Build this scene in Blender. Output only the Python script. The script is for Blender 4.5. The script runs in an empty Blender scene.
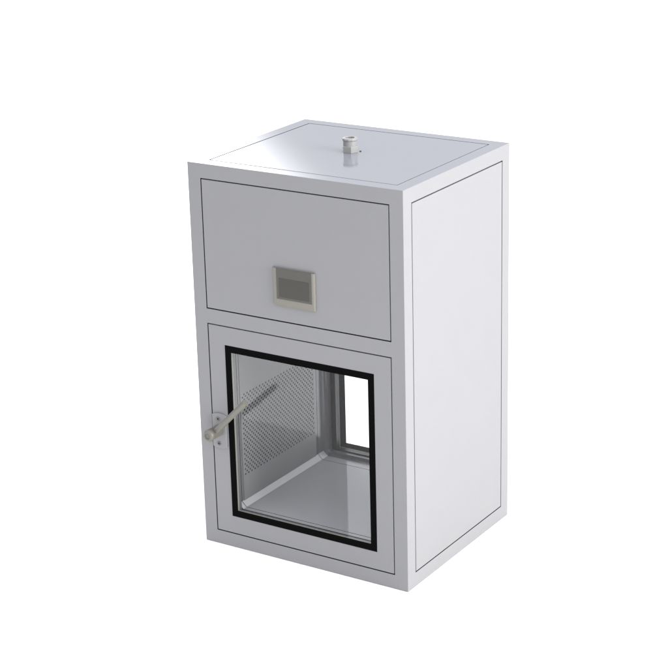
import bpy, bmesh, math
from mathutils import Vector, Matrix

S = 0.65                 # metres per cabinet width
W, D, H = 1.0, 0.8576, 1.66
FR = 0.0615              # frame border
scene = bpy.context.scene
col = scene.collection


def V(x, y, z):
    """cabinet units (front-left-bottom corner = 0) -> metres, cabinet centred on the origin"""
    return Vector((S * (x - 0.5 * W), S * (y - 0.5 * D), S * z))


# ------------------------------------------------------------------ materials
def mat(name, base, rough=0.5, metal=0.0, spec=0.5, noise=0.0, nscale=40.0, bump=0.0, bscale=300.0, coat=0.0, rough_var=0.0):
    m = bpy.data.materials.new(name)
    m.use_nodes = True
    nt = m.node_tree
    b = nt.nodes['Principled BSDF']
    b.inputs['Base Color'].default_value = (*base, 1)
    b.inputs['Roughness'].default_value = rough
    b.inputs['Metallic'].default_value = metal
    b.inputs['Specular IOR Level'].default_value = spec
    b.inputs['Coat Weight'].default_value = coat
    b.inputs['Coat Roughness'].default_value = 0.05
    tc = nt.nodes.new('ShaderNodeTexCoord')
    if noise or rough_var:
        n = nt.nodes.new('ShaderNodeTexNoise')
        n.inputs['Scale'].default_value = nscale
        n.inputs['Detail'].default_value = 5
        nt.links.new(tc.outputs['Object'], n.inputs['Vector'])
        if noise:
            mr = nt.nodes.new('ShaderNodeMapRange')
            mr.inputs['To Min'].default_value = 1 - noise
            mr.inputs['To Max'].default_value = 1 + noise
            nt.links.new(n.outputs['Fac'], mr.inputs['Value'])
            mx = nt.nodes.new('ShaderNodeVectorMath')
            mx.operation = 'SCALE'
            mx.inputs[0].default_value = base
            nt.links.new(mr.outputs['Result'], mx.inputs['Scale'])
            nt.links.new(mx.outputs['Vector'], b.inputs['Base Color'])
        if rough_var:
            mr = nt.nodes.new('ShaderNodeMapRange')
            mr.inputs['To Min'].default_value = rough - rough_var
            mr.inputs['To Max'].default_value = rough + rough_var
            nt.links.new(n.outputs['Fac'], mr.inputs['Value'])
            nt.links.new(mr.outputs['Result'], b.inputs['Roughness'])
    if bump:
        n2 = nt.nodes.new('ShaderNodeTexNoise')
        n2.inputs['Scale'].default_value = bscale
        n2.inputs['Detail'].default_value = 3
        nt.links.new(tc.outputs['Object'], n2.inputs['Vector'])
        bp = nt.nodes.new('ShaderNodeBump')
        bp.inputs['Strength'].default_value = bump
        bp.inputs['Distance'].default_value = 0.0004
        nt.links.new(n2.outputs['Fac'], bp.inputs['Height'])
        nt.links.new(bp.outputs['Normal'], b.inputs['Normal'])
    return m


PAINT = mat('powder_coated_steel', (0.200, 0.201, 0.205), rough=0.62, spec=0.25, noise=0.02, nscale=14, bump=0.05, bscale=900)
TOPPAINT = mat('polished_coated_steel', (0.208, 0.215, 0.240), rough=0.075, spec=0.5, noise=0.015, nscale=14)  # lighter and bluer than the front, overhead light's tint put into its colour
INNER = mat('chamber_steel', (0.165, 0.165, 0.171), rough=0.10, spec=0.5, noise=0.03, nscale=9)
LIT_INFLOOR = mat('lit_floor_steel', (0.44, 0.443, 0.460), rough=0.06, spec=0.5, noise=0.02, nscale=9)  # lighter than the walls, light falling in from the front put into colour
PLATE = mat('perforated_steel', (0.245, 0.245, 0.247), rough=0.45, spec=0.25, noise=0.02)
LIT_CHAMFER = mat('lit_cove_steel', (0.52, 0.52, 0.525), rough=0.16, spec=0.8, noise=0.02)  # lighter than the walls, the back window's reflection put into its colour
SHADED_STEEL = mat('shaded_back_steel', (0.03, 0.03, 0.03), rough=0.35, spec=0.3, noise=0.02)  # darker copy of chamber steel, shade at the unlit far end painted in
VOID = mat('dark_void', (0.02, 0.02, 0.021), rough=0.8, spec=0.1)
RUBBER = mat('black_rubber', (0.0025, 0.0025, 0.0025), rough=0.8, spec=0.02, noise=0.1, nscale=80)
SHADED_SPACER = mat('shaded_far_spacer', (0.13, 0.125, 0.11), rough=0.5, spec=0.3)  # darker copy of the beige spacer, far-end shade put into its colour
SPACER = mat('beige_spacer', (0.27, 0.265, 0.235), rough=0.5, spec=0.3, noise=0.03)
BEIGE = mat('beige_satin_metal', (0.122, 0.118, 0.100), rough=0.40, spec=0.4, noise=0.02, nscale=60)
BEIGE_DK = mat('dull_steel', (0.09, 0.09, 0.083), rough=0.4, spec=0.5, noise=0.03)
BEZEL = mat('beige_plastic', (0.165, 0.158, 0.135), rough=0.5, spec=0.3, noise=0.02, bump=0.05, bscale=700)
SCREENB = mat('screen_border', (0.066, 0.064, 0.055), rough=0.35, spec=0.3)
SCREEN = mat('screen_off', (0.042, 0.040, 0.034), rough=0.3, spec=0.3)
NYLON = mat('grey_nylon', (0.235, 0.235, 0.232), rough=0.4, spec=0.4, noise=0.03, nscale=70)
FLOOR = mat('white_sweep', (0.93, 0.93, 0.93), rough=0.9, spec=0.1, noise=0.01, nscale=2)


def glass():
    m = bpy.data.materials.new('clear_glass')
    m.use_nodes = True
    nt = m.node_tree
    nt.nodes.remove(nt.nodes['Principled BSDF'])
    out = nt.nodes['Material Output']
    tr = nt.nodes.new('ShaderNodeBsdfTransparent')
    tr.inputs['Color'].default_value = (0.97, 0.975, 0.975, 1)
    gl = nt.nodes.new('ShaderNodeBsdfGlossy')
    gl.inputs['Roughness'].default_value = 0.0
    lw = nt.nodes.new('ShaderNodeLayerWeight')
    lw.inputs['Blend'].default_value = 0.5
    pw = nt.nodes.new('ShaderNodeMath'); pw.operation = 'POWER'
    pw.inputs[1].default_value = 5
    ma = nt.nodes.new('ShaderNodeMath'); ma.operation = 'MULTIPLY_ADD'
    ma.inputs[1].default_value = 0.8
    ma.inputs[2].default_value = 0.016
    mx = nt.nodes.new('ShaderNodeMixShader')
    nt.links.new(lw.outputs['Facing'], pw.inputs[0])
    nt.links.new(pw.outputs[0], ma.inputs[0])
    nt.links.new(ma.outputs[0], mx.inputs['Fac'])
    nt.links.new(tr.outputs[0], mx.inputs[1])
    nt.links.new(gl.outputs[0], mx.inputs[2])
    nt.links.new(mx.outputs[0], out.inputs['Surface'])
    return m


GLASS = glass()


# ------------------------------------------------------------------ helpers
def link(name, bm, mats, parent=None, bevel=0.0, segs=2, smooth=False, normals=True):
    """bmesh in cabinet coords (metres) -> one mesh object whose origin is its own centre"""
    if normals:
        bmesh.ops.recalc_face_normals(bm, faces=bm.faces[:])
    lo = Vector((min(v.co[i] for v in bm.verts) for i in range(3)))
    hi = Vector((max(v.co[i] for v in bm.verts) for i in range(3)))
    c = (lo + hi) / 2
    bmesh.ops.translate(bm, verts=bm.verts[:], vec=-c)
    me = bpy.data.meshes.new(name)
    bm.to_mesh(me)
    bm.free()
    for m in (mats if isinstance(mats, (list, tuple)) else [mats]):
        me.materials.append(m)
    o = bpy.data.objects.new(name, me)
    col.objects.link(o)
    base = Vector((0, 0, 0))
    p = parent
    while p is not None:
        base += p.location
        p = p.parent
    o.location = c - base
    o.parent = parent
    if bevel:
        b = o.modifiers.new('edge', 'BEVEL')
        b.width = bevel * S
        b.segments = segs
        b.limit_method = 'ANGLE'
        b.angle_limit = math.radians(40)
        b.harden_normals = False
    if smooth:
        for p in me.polygons:
            p.use_smooth = True
        me.set_sharp_from_angle(angle=math.radians(35))
    return o


def box(bm, x0, x1, y0, y1, z0, z1, mi=0):
    vs = [bm.verts.new(V(x, y, z)) for z in (z0, z1) for y in (y0, y1) for x in (x0, x1)]
    for q in ((0, 1, 3, 2), (4, 5, 7, 6), (0, 1, 5, 4), (2, 3, 7, 6), (0, 2, 6, 4), (1, 3, 7, 5)):
        bm.faces.new([vs[i] for i in q]).material_index = mi


def ring(bm, ox0, ox1, oz0, oz1, ix0, ix1, iz0, iz1, y0, y1, mi=0):
    """rectangular picture-frame ring in the x-z plane, from y0 to y1"""
    def loop(x0, x1, z0, z1, y):
        return [bm.verts.new(V(*p)) for p in ((x0, y, z0), (x1, y, z0), (x1, y, z1), (x0, y, z1))]
    a = loop(ox0, ox1, oz0, oz1, y0); b = loop(ix0, ix1, iz0, iz1, y0)
    c = loop(ox0, ox1, oz0, oz1, y1); d = loop(ix0, ix1, iz0, iz1, y1)
    for p, q in ((a, b), (b, d), (d, c), (c, a)):
        for i in range(4):
            j = (i + 1) % 4
            bm.faces.new((p[i], p[j], q[j], q[i])).material_index = mi


def basis(axis):
    w = Vector(axis).normalized()
    t = Vector((0, 0, 1)) if abs(w.z) < 0.9 else Vector((1, 0, 0))
    u = w.cross(t).normalized()
    return u, u.cross(w), w


def lathe(bm, origin, axis, prof, n=48, mi=0, rot=0.0, mis=None):
    """prof: list of (radius, height along axis) in cabinet units, closed with end fans when radius is 0"""
    u, v, w = basis(axis)
    o = V(*origin)
    rows = []
    for r, h in prof:
        if r < 1e-6:
            rows.append([bm.verts.new(o + w * h * S)])
        else:
            rows.append([bm.verts.new(o + w * h * S + (u * math.cos(rot + 2 * math.pi * k / n) + v * math.sin(rot + 2 * math.pi * k / n)) * r * S) for k in range(n)])
    for i in range(len(rows) - 1):
        a, b = rows[i], rows[i + 1]
        m_ = mis[i] if mis else mi
        for k in range(n):
            l = (k + 1) % n
            if len(a) == 1 and len(b) == 1:
                continue
            if len(a) == 1:
                f = bm.faces.new((a[0], b[k], b[l]))
            elif len(b) == 1:
                f = bm.faces.new((a[k], a[l], b[0]))
            else:
                f = bm.faces.new((a[k], a[l], b[l], b[k]))
            f.material_index = m_


# ------------------------------------------------------------------ the pass box
root = bpy.data.objects.new('pass_box', None)
root.empty_display_size = 0.1
col.objects.link(root)
root['label'] = 'tall light grey steel pass box with black-framed glass door and small touch screen'
root['category'] = 'pass box'

# --- outer frame: every visible side has a border and a recessed opening for its panel
ZD = (FR, 0.9895)            # door opening
ZU = (1.0525, 1.5995)        # upper panel opening


def shell():
    bm = bmesh.new()
    xs = [0, FR, W - FR, W]
    ys = [0, FR, D - FR, D]
    zs = [0, ZD[0], ZD[1], ZU[0], ZU[1], H]
    cache = {}

    def vert(x, y, z):
        k = (round(x, 5), round(y, 5), round(z, 5))
        if k not in cache:
            cache[k] = bm.verts.new(V(x, y, z))
        return cache[k]

    def face(ps, mi=0):
        bm.faces.new([vert(*p) for p in ps]).material_index = mi

    def side(us, vs, holes, f, depth, mi=0):
        for i in range(len(us) - 1):
            for j in range(len(vs) - 1):
                if (i, j) in holes:
                    continue
                face([f(us[i], vs[j], 0), f(us[i + 1], vs[j], 0), f(us[i + 1], vs[j + 1], 0), f(us[i], vs[j + 1], 0)], mi)
        # walls of the openings
        for (i, j) in holes:
            for di, dj, a, b in ((-1, 0, (i, j), (i, j + 1)), (1, 0, (i + 1, j), (i + 1, j + 1)), (0, -1, (i, j), (i + 1, j)), (0, 1, (i, j + 1), (i + 1, j + 1))):
                if (i + di, j + dj) in holes:
                    continue
                pa = (us[a[0]], vs[a[1]]); pb = (us[b[0]], vs[b[1]])
                face([f(*pa, 0), f(*pb, 0), f(*pb, depth), f(*pa, depth)], 1)

    side(xs, zs, {(1, 1), (1, 3)}, lambda u, v, d: (u, d, v), 0.03)                    # front
    side(xs, zs, {(1, 1), (1, 3)}, lambda u, v, d: (u, D - d, v), 0.03)                # back
    side(ys, zs, {(1, j) for j in range(1, 4)}, lambda u, v, d: (W - d, u, v), 0.03)   # right
    side(ys, zs, {(1, j) for j in range(1, 4)}, lambda u, v, d: (d, u, v), 0.03)       # left
    side(xs, ys, {(1, 1)}, lambda u, v, d: (u, v, H - d), 0.03, 2)                     # top
    side(xs, ys, set(), lambda u, v, d: (u, v, d), 0.0)                                # bottom
    return bm


body = link('cabinet_frame', shell(), [PAINT, VOID, TOPPAINT], root, bevel=0.0016, segs=2)

G = 0.0022   # half of the seam round each panel


def panel(name, x, y, z, mats=PAINT, bevel=0.0010):
    bm = bmesh.new()
    box(bm, x[0], x[1], y[0], y[1], z[0], z[1])
    return link(name, bm, mats, root, bevel=bevel, segs=2)


G2 = 2 * G
panel('access_panel', (FR + G2, W - FR - G2), (0.0, 0.03), (ZU[0] + G2, ZU[1] - G2))
panel('access_panel', (FR + G2, W - FR - G2), (D - 0.03, D), (ZU[0] + G2, ZU[1] - G2))
panel('side_panel', (W - 0.028, W), (FR + G2, D - FR - G2), (ZD[0] + G2, ZU[1] - G2))
panel('side_panel', (0, 0.028), (FR + G2, D - FR - G2), (ZD[0] + G2, ZU[1] - G2))
panel('roof_panel', (FR + G2, W - FR - G2), (FR + G2, D - FR - G2), (H - 0.028, H), TOPPAINT, bevel=0.0014)

# --- glass opening
GO = (0.1450, 0.8570, 0.1440, 0.9068)   # gasket outside
GI = (0.1722, 0.8292, 0.1718, 0.8782)   # gasket inside
CH = (0.128, 0.872, 0.1475, 0.925)      # chamber inside: x0 x1 z0 z1


def make_door(name, back):
    f = (lambda y: D - y) if back else (lambda y: y)
    bm = bmesh.new()
    ring(bm, FR + G2, W - FR - G2, ZD[0] + G2, ZD[1] - G2, *GO, f(0.0), f(0.024))
    # inner tray of the door
    ring(bm, 0.10, 0.90, 0.105, 0.945, 0.150, 0.850, 0.150, 0.900, f(0.0245), f(0.062), 1)
    dr = link(name, bm, [PAINT, SHADED_STEEL if back else INNER], root, bevel=0.0009)
    bm = bmesh.new()
    ring(bm, *GO, *GI, f(-0.0012), f(0.0045))
    if back:
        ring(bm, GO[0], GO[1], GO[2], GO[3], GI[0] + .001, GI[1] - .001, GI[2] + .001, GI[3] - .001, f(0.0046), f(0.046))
    link('gasket', bm, RUBBER, dr, bevel=0.0006)
    bm = bmesh.new()
    if back:
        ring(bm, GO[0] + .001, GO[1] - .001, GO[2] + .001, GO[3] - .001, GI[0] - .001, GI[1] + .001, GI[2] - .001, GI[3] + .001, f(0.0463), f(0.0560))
        ring(bm, GO[0] + .001, GO[1] - .001, GO[2] + .001, GO[3] - .001, GI[0] - .0015, GI[1] + .0015, GI[2] - .0015, GI[3] + .0015, f(0.0562), f(0.079), 1)  # dark lip, shade of the far reveal put into its colour
    else:
        ring(bm, GO[0] + .001, GO[1] - .001, GO[2] + .001, GO[3] - .001, GI[0] - .0015, GI[1] + .0015, GI[2] - .0015, GI[3] + .0015, f(0.0052), f(0.0170))
    link('spacer_frame', bm, [SHADED_SPACER, SHADED_STEEL] if back else SPACER, dr)
    bm = bmesh.new()
    box(bm, GO[0] + .004, GO[1] - .004, f(0.0046) if not back else f(0.0110), f(0.0052) if not back else f(0.0170), GO[2] + .004, GO[3] - .004)
    bm.free()
    bm = bmesh.new()
    y0, y1 = (0.0075, 0.0165)
    box(bm, GI[0] - .001, GI[1] + .001, f(y0), f(y1), GI[2] - .001, GI[3] + .001)
    link('window_pane', bm, GLASS, dr)
    return dr


door = make_door('door', False)
back_door = make_door('door', True)
back_door['label'] = 'far glass door seen through the chamber'

# --- chamber: a chamfered steel tube between the two doors
def chamber():
    bm = bmesh.new()
    x0, x1, z0, z1 = CH
    r0 = 0.0215

    def loop(y, i, r):
        a0, a1, b0, b1 = x0 + i, x1 - i, z0 + i, z1 - i
        r = max(r, 0.0008)
        pts = [(a0 + r, b0), (a1 - r, b0), (a1, b0 + r), (a1, b1 - r), (a1 - r, b1), (a0 + r, b1), (a0, b1 - r), (a0, b0 + r)]
        return [bm.verts.new(V(px, y, pz)) for px, pz in pts]

    def bridge(a, b, mi=0):
        for k in range(8):
            l = (k + 1) % 8
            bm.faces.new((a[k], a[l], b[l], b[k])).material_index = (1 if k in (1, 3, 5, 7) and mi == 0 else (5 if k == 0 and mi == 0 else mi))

    # front flange, seam, main tube, seam, rounded back corner, back flange
    rows = [(0.072, 0.0, r0, 0), (0.0935, 0.0, r0, 2), (0.0945, -0.004, r0, 2), (0.0962, -0.004, r0, 2), (0.0972, 0.0, r0, 0),
            (0.688, 0.0, r0, 2), (0.6887, -0.003, r0, 2), (0.6903, -0.003, r0, 2), (0.691, 0.0, r0, 0)]
    for k in range(0, 7):
        a = k / 6 * math.pi / 2
        rows.append((0.7355 + 0.0215 * math.sin(a), 0.0215 * (1 - math.cos(a)) * 0.8, r0 * (1 - 0.7 * k / 6), 3))
    rows.append((0.781, 0.0172, r0 * 0.3, 4))
    prev = None
    for y, i, r, mi in rows:
        lp = loop(y, i, r)
        if prev:
            bridge(prev[0], lp, prev[1])
        prev = (lp, mi if mi in (0, 2) else mi)
    # back face towards the glass
    return bm


cb = chamber()
liner = link('chamber_liner', cb, [INNER, LIT_CHAMFER, VOID, INNER, SHADED_STEEL, LIT_INFLOOR], root, normals=False)
# outside of the chamber closed so that no light leaks between the panels
bm = bmesh.new()
ring(bm, 0.040, 0.960, 0.040, 1.030, 0.100, 0.900, 0.100, 0.950, 0.060, D - 0.060)
link('chamber_shell', bm, VOID, root)

# --- perforated plate on the left wall of the chamber: real holes over a dark plenum
def perforated():
    bm = bmesh.new()
    a = 0.0231 / 2
    xw = CH[0] + 0.0032
    ny, nz = 46, 31
    y0, z0 = 0.125 - a / 2, 0.285 - a / 2
    ya, yb, za, zb = 0.110, 0.672, CH[2] + 0.0216, CH[3] - 0.0216
    yl, zl = y0 + ny * a + a, z0 + nz * a + a
    cache = {}

    def vert(y, z, x=xw):
        k = (round(y, 5), round(z, 5), round(x, 5))
        if k not in cache:
            cache[k] = bm.verts.new(V(x, y, z))
        return cache[k]

    R = 0.0046
    for i in range(ny + 1):
        for j in range(nz + 1):
            p, q = y0 + i * a, z0 + j * a
            c = [vert(p, q), vert(p + a, q), vert(p + a, q + a), vert(p, q + a)]
            if (i + j) % 2:
                bm.faces.new(c)
                continue
            cy, cz = p + a / 2, q + a / 2
            h = [vert(cy + R * math.cos(math.radians(225 + 45 * k)), cz + R * math.sin(math.radians(225 + 45 * k))) for k in range(8)]
            hb = [vert(cy + R * math.cos(math.radians(225 + 45 * k)), cz + R * math.sin(math.radians(225 + 45 * k)), xw - 0.0022) for k in range(8)]
            for k in range(4):
                l = (k + 1) % 4
                bm.faces.new((c[k], c[l], h[(2 * k + 2) % 8], h[2 * k + 1], h[2 * k]))
            for k in range(8):
                l = (k + 1) % 8
                bm.faces.new((h[k], h[l], hb[l], hb[k])).material_index = 1
    # plain border of the plate
    for (p0, p1, q0, q1) in ((ya, y0, za, zb), (yl, yb, za, zb), (y0, yl, za, z0), (y0, yl, zl, zb)):
        bm.faces.new([bm.verts.new(V(xw, *t)) for t in ((p0, q0), (p1, q0), (p1, q1), (p0, q1))])
    # folded edges
    e = [(ya, za), (yb, za), (yb, zb), (ya, zb)]
    for k in range(4):
        l = (k + 1) % 4
        bm.faces.new((bm.verts.new(V(xw, *e[k])), bm.verts.new(V(xw, *e[l])), bm.verts.new(V(xw - 0.0028, *e[l])), bm.verts.new(V(xw - 0.0028, *e[k]))))
    # dark backing just behind the holes
    bm.faces.new([bm.verts.new(V(xw - 0.0024, *t)) for t in ((y0, z0), (yl, z0), (yl, zl), (y0, zl))]).material_index = 1
    return bm


link('perforated_plate', perforated(), [PLATE, VOID], liner, normals=False)

# --- touch screen on the upper panel
bm = bmesh.new()
PR = 0.0095
sx0, sx1, sz0, sz1 = 0.3990, 0.5985, 1.1250, 1.2785
pts = []
for (cx, sgn) in ((sx0, -1), (sx1, 1)):
    pass
# rounded left and right edges, swept along z
prof = []
r = 0.0075
n = 8
for k in range(n + 1):
    a = math.pi / 2 * k / n
    prof.append((sx0 + r - r * math.cos(a), -PR + r - r * math.sin(a)))
for k in range(n + 1):
    a = math.pi / 2 * k / n
    prof.append((sx1 - r + r * math.sin(a), -PR + r - r * math.cos(a)))
prof = [(sx0, -0.0003)] + prof + [(sx1, -0.0003)]
lo = [bm.verts.new(V(px, py, sz0)) for px, py in prof]
hi_ = [bm.verts.new(V(px, py, sz1)) for px, py in prof]
for k in range(len(prof)):
    l = (k + 1) % len(prof)
    bm.faces.new((lo[k], lo[l], hi_[l], hi_[k]))
bm.faces.new(lo[::-1]); bm.faces.new(hi_)
scr = link('touch_screen', bm, BEZEL, root, bevel=0.0, smooth=True)
bm = bmesh.new()
box(bm, 0.4190, 0.5850, -PR - 0.0010, -PR + 0.002, 1.1520, sz1 + 0.0006)
fr = link('screen_border', bm, SCREENB, scr, bevel=0.0005)
bm = bmesh.new()
box(bm, 0.4305, 0.5735, -PR - 0.0014, -PR + 0.001, 1.1610, 1.2405)
link('display', bm, SCREEN, scr, bevel=0.0002)

# --- handle: rounded back plate, two screws, hub and lever
PC = (0.0985, 0.526)
bm = bmesh.new()
R, hw, PX = 0.0785, 0.0340, 0.1020
out = []
za = math.sqrt(R * R - hw * hw)
a0 = math.atan2(za, hw)
for k in range(17):
    a = a0 + (math.pi - 2 * a0) * k / 16
    out.append((PX + R * math.cos(a), 0.523 + R * math.sin(a)))
for k in range(17):
    a = math.pi + a0 + (math.pi - 2 * a0) * k / 16
    out.append((PX + R * math.cos(a), 0.523 + R * math.sin(a)))
A = [bm.verts.new(V(x, -0.0005, z)) for x, z in out]
B = [bm.verts.new(V(x, -0.0080, z)) for x, z in out]
bm.faces.new(A[::-1]); bm.faces.new(B)
for k in range(len(out)):
    l = (k + 1) % len(out)
    bm.faces.new((A[k], A[l], B[l], B[k]))
link('handle_plate', bm, PAINT, door, bevel=0.0010)
for dz in (0.055, -0.055):
    bm = bmesh.new()
    lathe(bm, (PX - 0.003, -0.0081, 0.5225 + dz), (0, -1, 0),
          [(0.0098, 0), (0.0098, 0.0012), (0.0085, 0.0020), (0.0042, 0.0020), (0.0042, 0.0002), (0, 0.0002)], n=24, mis=[0, 0, 0, 1, 1])
    link('plate_screw', bm, [BEIGE_DK, VOID], door)
bm = bmesh.new()
HL = 0.0800
lathe(bm, (PC[0], -0.0080, PC[1]), (0, -1, 0),
      [(0.0, 0), (0.0240, 0), (0.0243, 0.0015), (0.0243, HL - 0.024), (0.0242, HL - 0.023), (0.0256, HL - 0.021), (0.0262, HL - 0.012), (0.0246, HL - 0.005),
       (0.0212, HL - 0.0012), (0.0172, HL), (0.0140, HL - 0.0004), (0.0128, HL - 0.0012), (0.0122, HL - 0.0040), (0.0, HL - 0.0050)],
      n=48, mis=[0] * 11 + [1, 1])
link('handle_hub', bm, [BEIGE, BEIGE_DK], door, smooth=True)
bm = bmesh.new()
P0 = Vector((PC[0], -0.046, PC[1] - 0.004))
P1 = Vector((0.3060, -0.098, 0.7190))
L = (P1 - P0).length
lathe(bm, tuple(P0), tuple(P1 - P0), [(0.0, 0.010), (0.0128, 0.010), (0.0128, 0.03), (0.0124, L - 0.0018), (0.0112, L), (0, L)], n=40)
link('handle_lever', bm, BEIGE, door, smooth=True)

# --- cable gland on the roof
GC = (0.4980, 0.4330)
bm = bmesh.new()
lathe(bm, (GC[0], GC[1], H + 0.0002), (0, 0, 1), [(0, 0), (0.0338, 0), (0.0338, 0.0255), (0.0322, 0.0270), (0, 0.0270)], n=6, rot=math.radians(22))
gland = link('cable_gland', bm, NYLON, root, bevel=0.0008)
bm = bmesh.new()
lathe(bm, (GC[0], GC[1], H + 0.0269), (0, 0, 1), [(0.0285, 0), (0.0285, 0.020), (0.0270, 0.021), (0, 0.021)], n=40)
link('gland_neck', bm, NYLON, gland, smooth=True)
bm = bmesh.new()
lathe(bm, (GC[0], GC[1], H + 0.0476), (0, 0, 1),
      [(0, 0), (0.0285, 0), (0.0315, 0.002), (0.0320, 0.007), (0.0312, 0.0095), (0.0272, 0.0115), (0.0215, 0.0120), (0.0192, 0.0108), (0.0185, -0.012), (0, -0.013)],
      n=12, rot=math.radians(10), mis=[0] * 8 + [1])
link('gland_nut', bm, [NYLON, VOID], gland, bevel=0.0012)
bm = bmesh.new()
lathe(bm, (0.5330, 0.4550, H), (0, 0, 1), [(0.0035, 0), (0.0035, 0.0028), (0, 0.003)], n=16)
link('roof_pin', bm, VOID, root)

# ------------------------------------------------------------------ white surface it stands on
bm = bmesh.new()
fz = -0.0006
vs = [bm.verts.new(Vector((x, y, fz))) for x, y in ((-90, -90), (90, -90), (90, 90), (-90, 90))]
bm.faces.new(vs)
g = link('ground', bm, FLOOR)
g['kind'] = 'structure'

# ------------------------------------------------------------------ light
world = bpy.data.worlds.new('World')
scene.world = world
world.use_nodes = True
nt = world.node_tree
bg = nt.nodes['Background']
tc = nt.nodes.new('ShaderNodeTexCoord')
sp = nt.nodes.new('ShaderNodeSeparateXYZ')
nt.links.new(tc.outputs['Generated'], sp.inputs[0])
cl = nt.nodes.new('ShaderNodeClamp')
nt.links.new(sp.outputs['Z'], cl.inputs['Value'])
mr = nt.nodes.new('ShaderNodeMapRange')       # brighter overhead than at the horizon
mr.inputs['To Min'].default_value = 0.63
mr.inputs['To Max'].default_value = 2.15
nt.links.new(cl.outputs[0], mr.inputs['Value'])
bg.inputs['Color'].default_value = (0.985, 0.99, 1.035, 1)
nt.links.new(mr.outputs['Result'], bg.inputs['Strength'])


def area(name, loc, target, sx, sy, radiance, color=(1, 1, 1), spread=180):
    l = bpy.data.lights.new(name, 'AREA')
    l.shape = 'RECTANGLE'
    l.size, l.size_y = sx, sy
    l.energy = radiance * math.pi * sx * sy
    l.color = color
    l.spread = math.radians(spread)
    o = bpy.data.objects.new(name, l)
    col.objects.link(o)
    o.location = loc
    d = Vector(target) - Vector(loc)
    o.rotation_euler = d.to_track_quat('-Z', 'Y').to_euler()
    return o


# large softbox on the right lights the side panel
area('key_softbox', (6.5, -0.45, 2.2), (0, 0, 0.5), 4.0, 4.0, 17.1, (1.0, 0.985, 0.985))
# softbox high at the back left: mirrored in the roof
d = Vector((-0.57397, 0.78400, 0.23644))
rt = Vector((d.y, -d.x, 0)).normalized(); up_ = rt.cross(d)
n_ = Vector((0.73, -0.68))
c = Vector((-2.8413, 3.3255, 2.1430)) + rt * (0.43 - n_.x * 0.9) + up_ * (-n_.y * 0.9)
ro = area('roof_softbox', c, c - d, 1.8, 2.4, 5.2)
# the softbox fades towards its rim
ld = ro.data
ld.use_nodes = True
ln = ld.node_tree
em = ln.nodes['Emission']
ge = ln.nodes.new('ShaderNodeNewGeometry')
sx = ln.nodes.new('ShaderNodeSeparateXYZ')
ln.links.new(ge.outputs['Parametric'], sx.inputs[0])
pp = ln.nodes.new('ShaderNodeMath'); pp.operation = 'PINGPONG'
pp.inputs[1].default_value = 0.5
ln.links.new(sx.outputs['X'], pp.inputs[0])
fr_ = ln.nodes.new('ShaderNodeMapRange')
fr_.interpolation_type = 'SMOOTHSTEP'
fr_.inputs['From Max'].default_value = 0.24
ln.links.new(pp.outputs[0], fr_.inputs['Value'])
ln.links.new(fr_.outputs['Result'], em.inputs['Strength'])
x_ = rt * n_.x + up_ * n_.y
ro.rotation_euler = Matrix((x_, d.cross(x_), d)).transposed().to_euler()
# low strip standing on the ground in front: mirrored in the door's glass
c0 = V(-0.75, -1.20, 0.003); c1 = V(-0.222, -1.20, 0.36)
m = (c0 + c1) / 2
area('glass_strip', m, m + Vector((0, 1, 0)), c1.x - c0.x, c1.z - c0.z, 2.6)
# added fill, low in front on the right, unseen: brightens lower front and chamber
area('front_fill', (1.15, -1.75, 0.26), (0.0, -0.1, 0.30), 1.1, 0.46, 2.3)

# ------------------------------------------------------------------ camera
cam = bpy.data.cameras.new('camera')
cam.sensor_width = 36
cam.lens = 1891.886 / 668 * 36
cam.clip_end = 500
co = bpy.data.objects.new('camera', cam)
col.objects.link(co)
Rm = [[0.8433150674130586, 0.5368439876469109, -0.024864231367000833], [0.1559256634129059, -0.2886913320180522, -0.9446398796932551], [-0.5143023279777699, 0.7927520720534293, -0.32716550504544384]]
right, up, bk = Vector(Rm[0]), -Vector(Rm[1]), -Vector(Rm[2])
cp = V(4.487634847744673, -5.8726978736116076, 3.4664341359350246)
co.matrix_world = Matrix(((right.x, up.x, bk.x, cp.x), (right.y, up.y, bk.y, cp.y), (right.z, up.z, bk.z, cp.z), (0, 0, 0, 1)))
scene.camera = co

scene.render.engine = 'CYCLES'
scene.view_settings.view_transform = 'Standard'
scene.view_settings.look = 'None'
scene.view_settings.exposure = 0
scene.view_settings.gamma = 1
scene.cycles.max_bounces = 16
scene.cycles.diffuse_bounces = 8
scene.cycles.glossy_bounces = 8
scene.cycles.transparent_max_bounces = 16
scene.cycles.use_denoising = True
scene.cycles.use_adaptive_sampling = False
scene.cycles.denoising_prefilter = 'ACCURATE'
scene.cycles.sample_clamp_indirect = 8
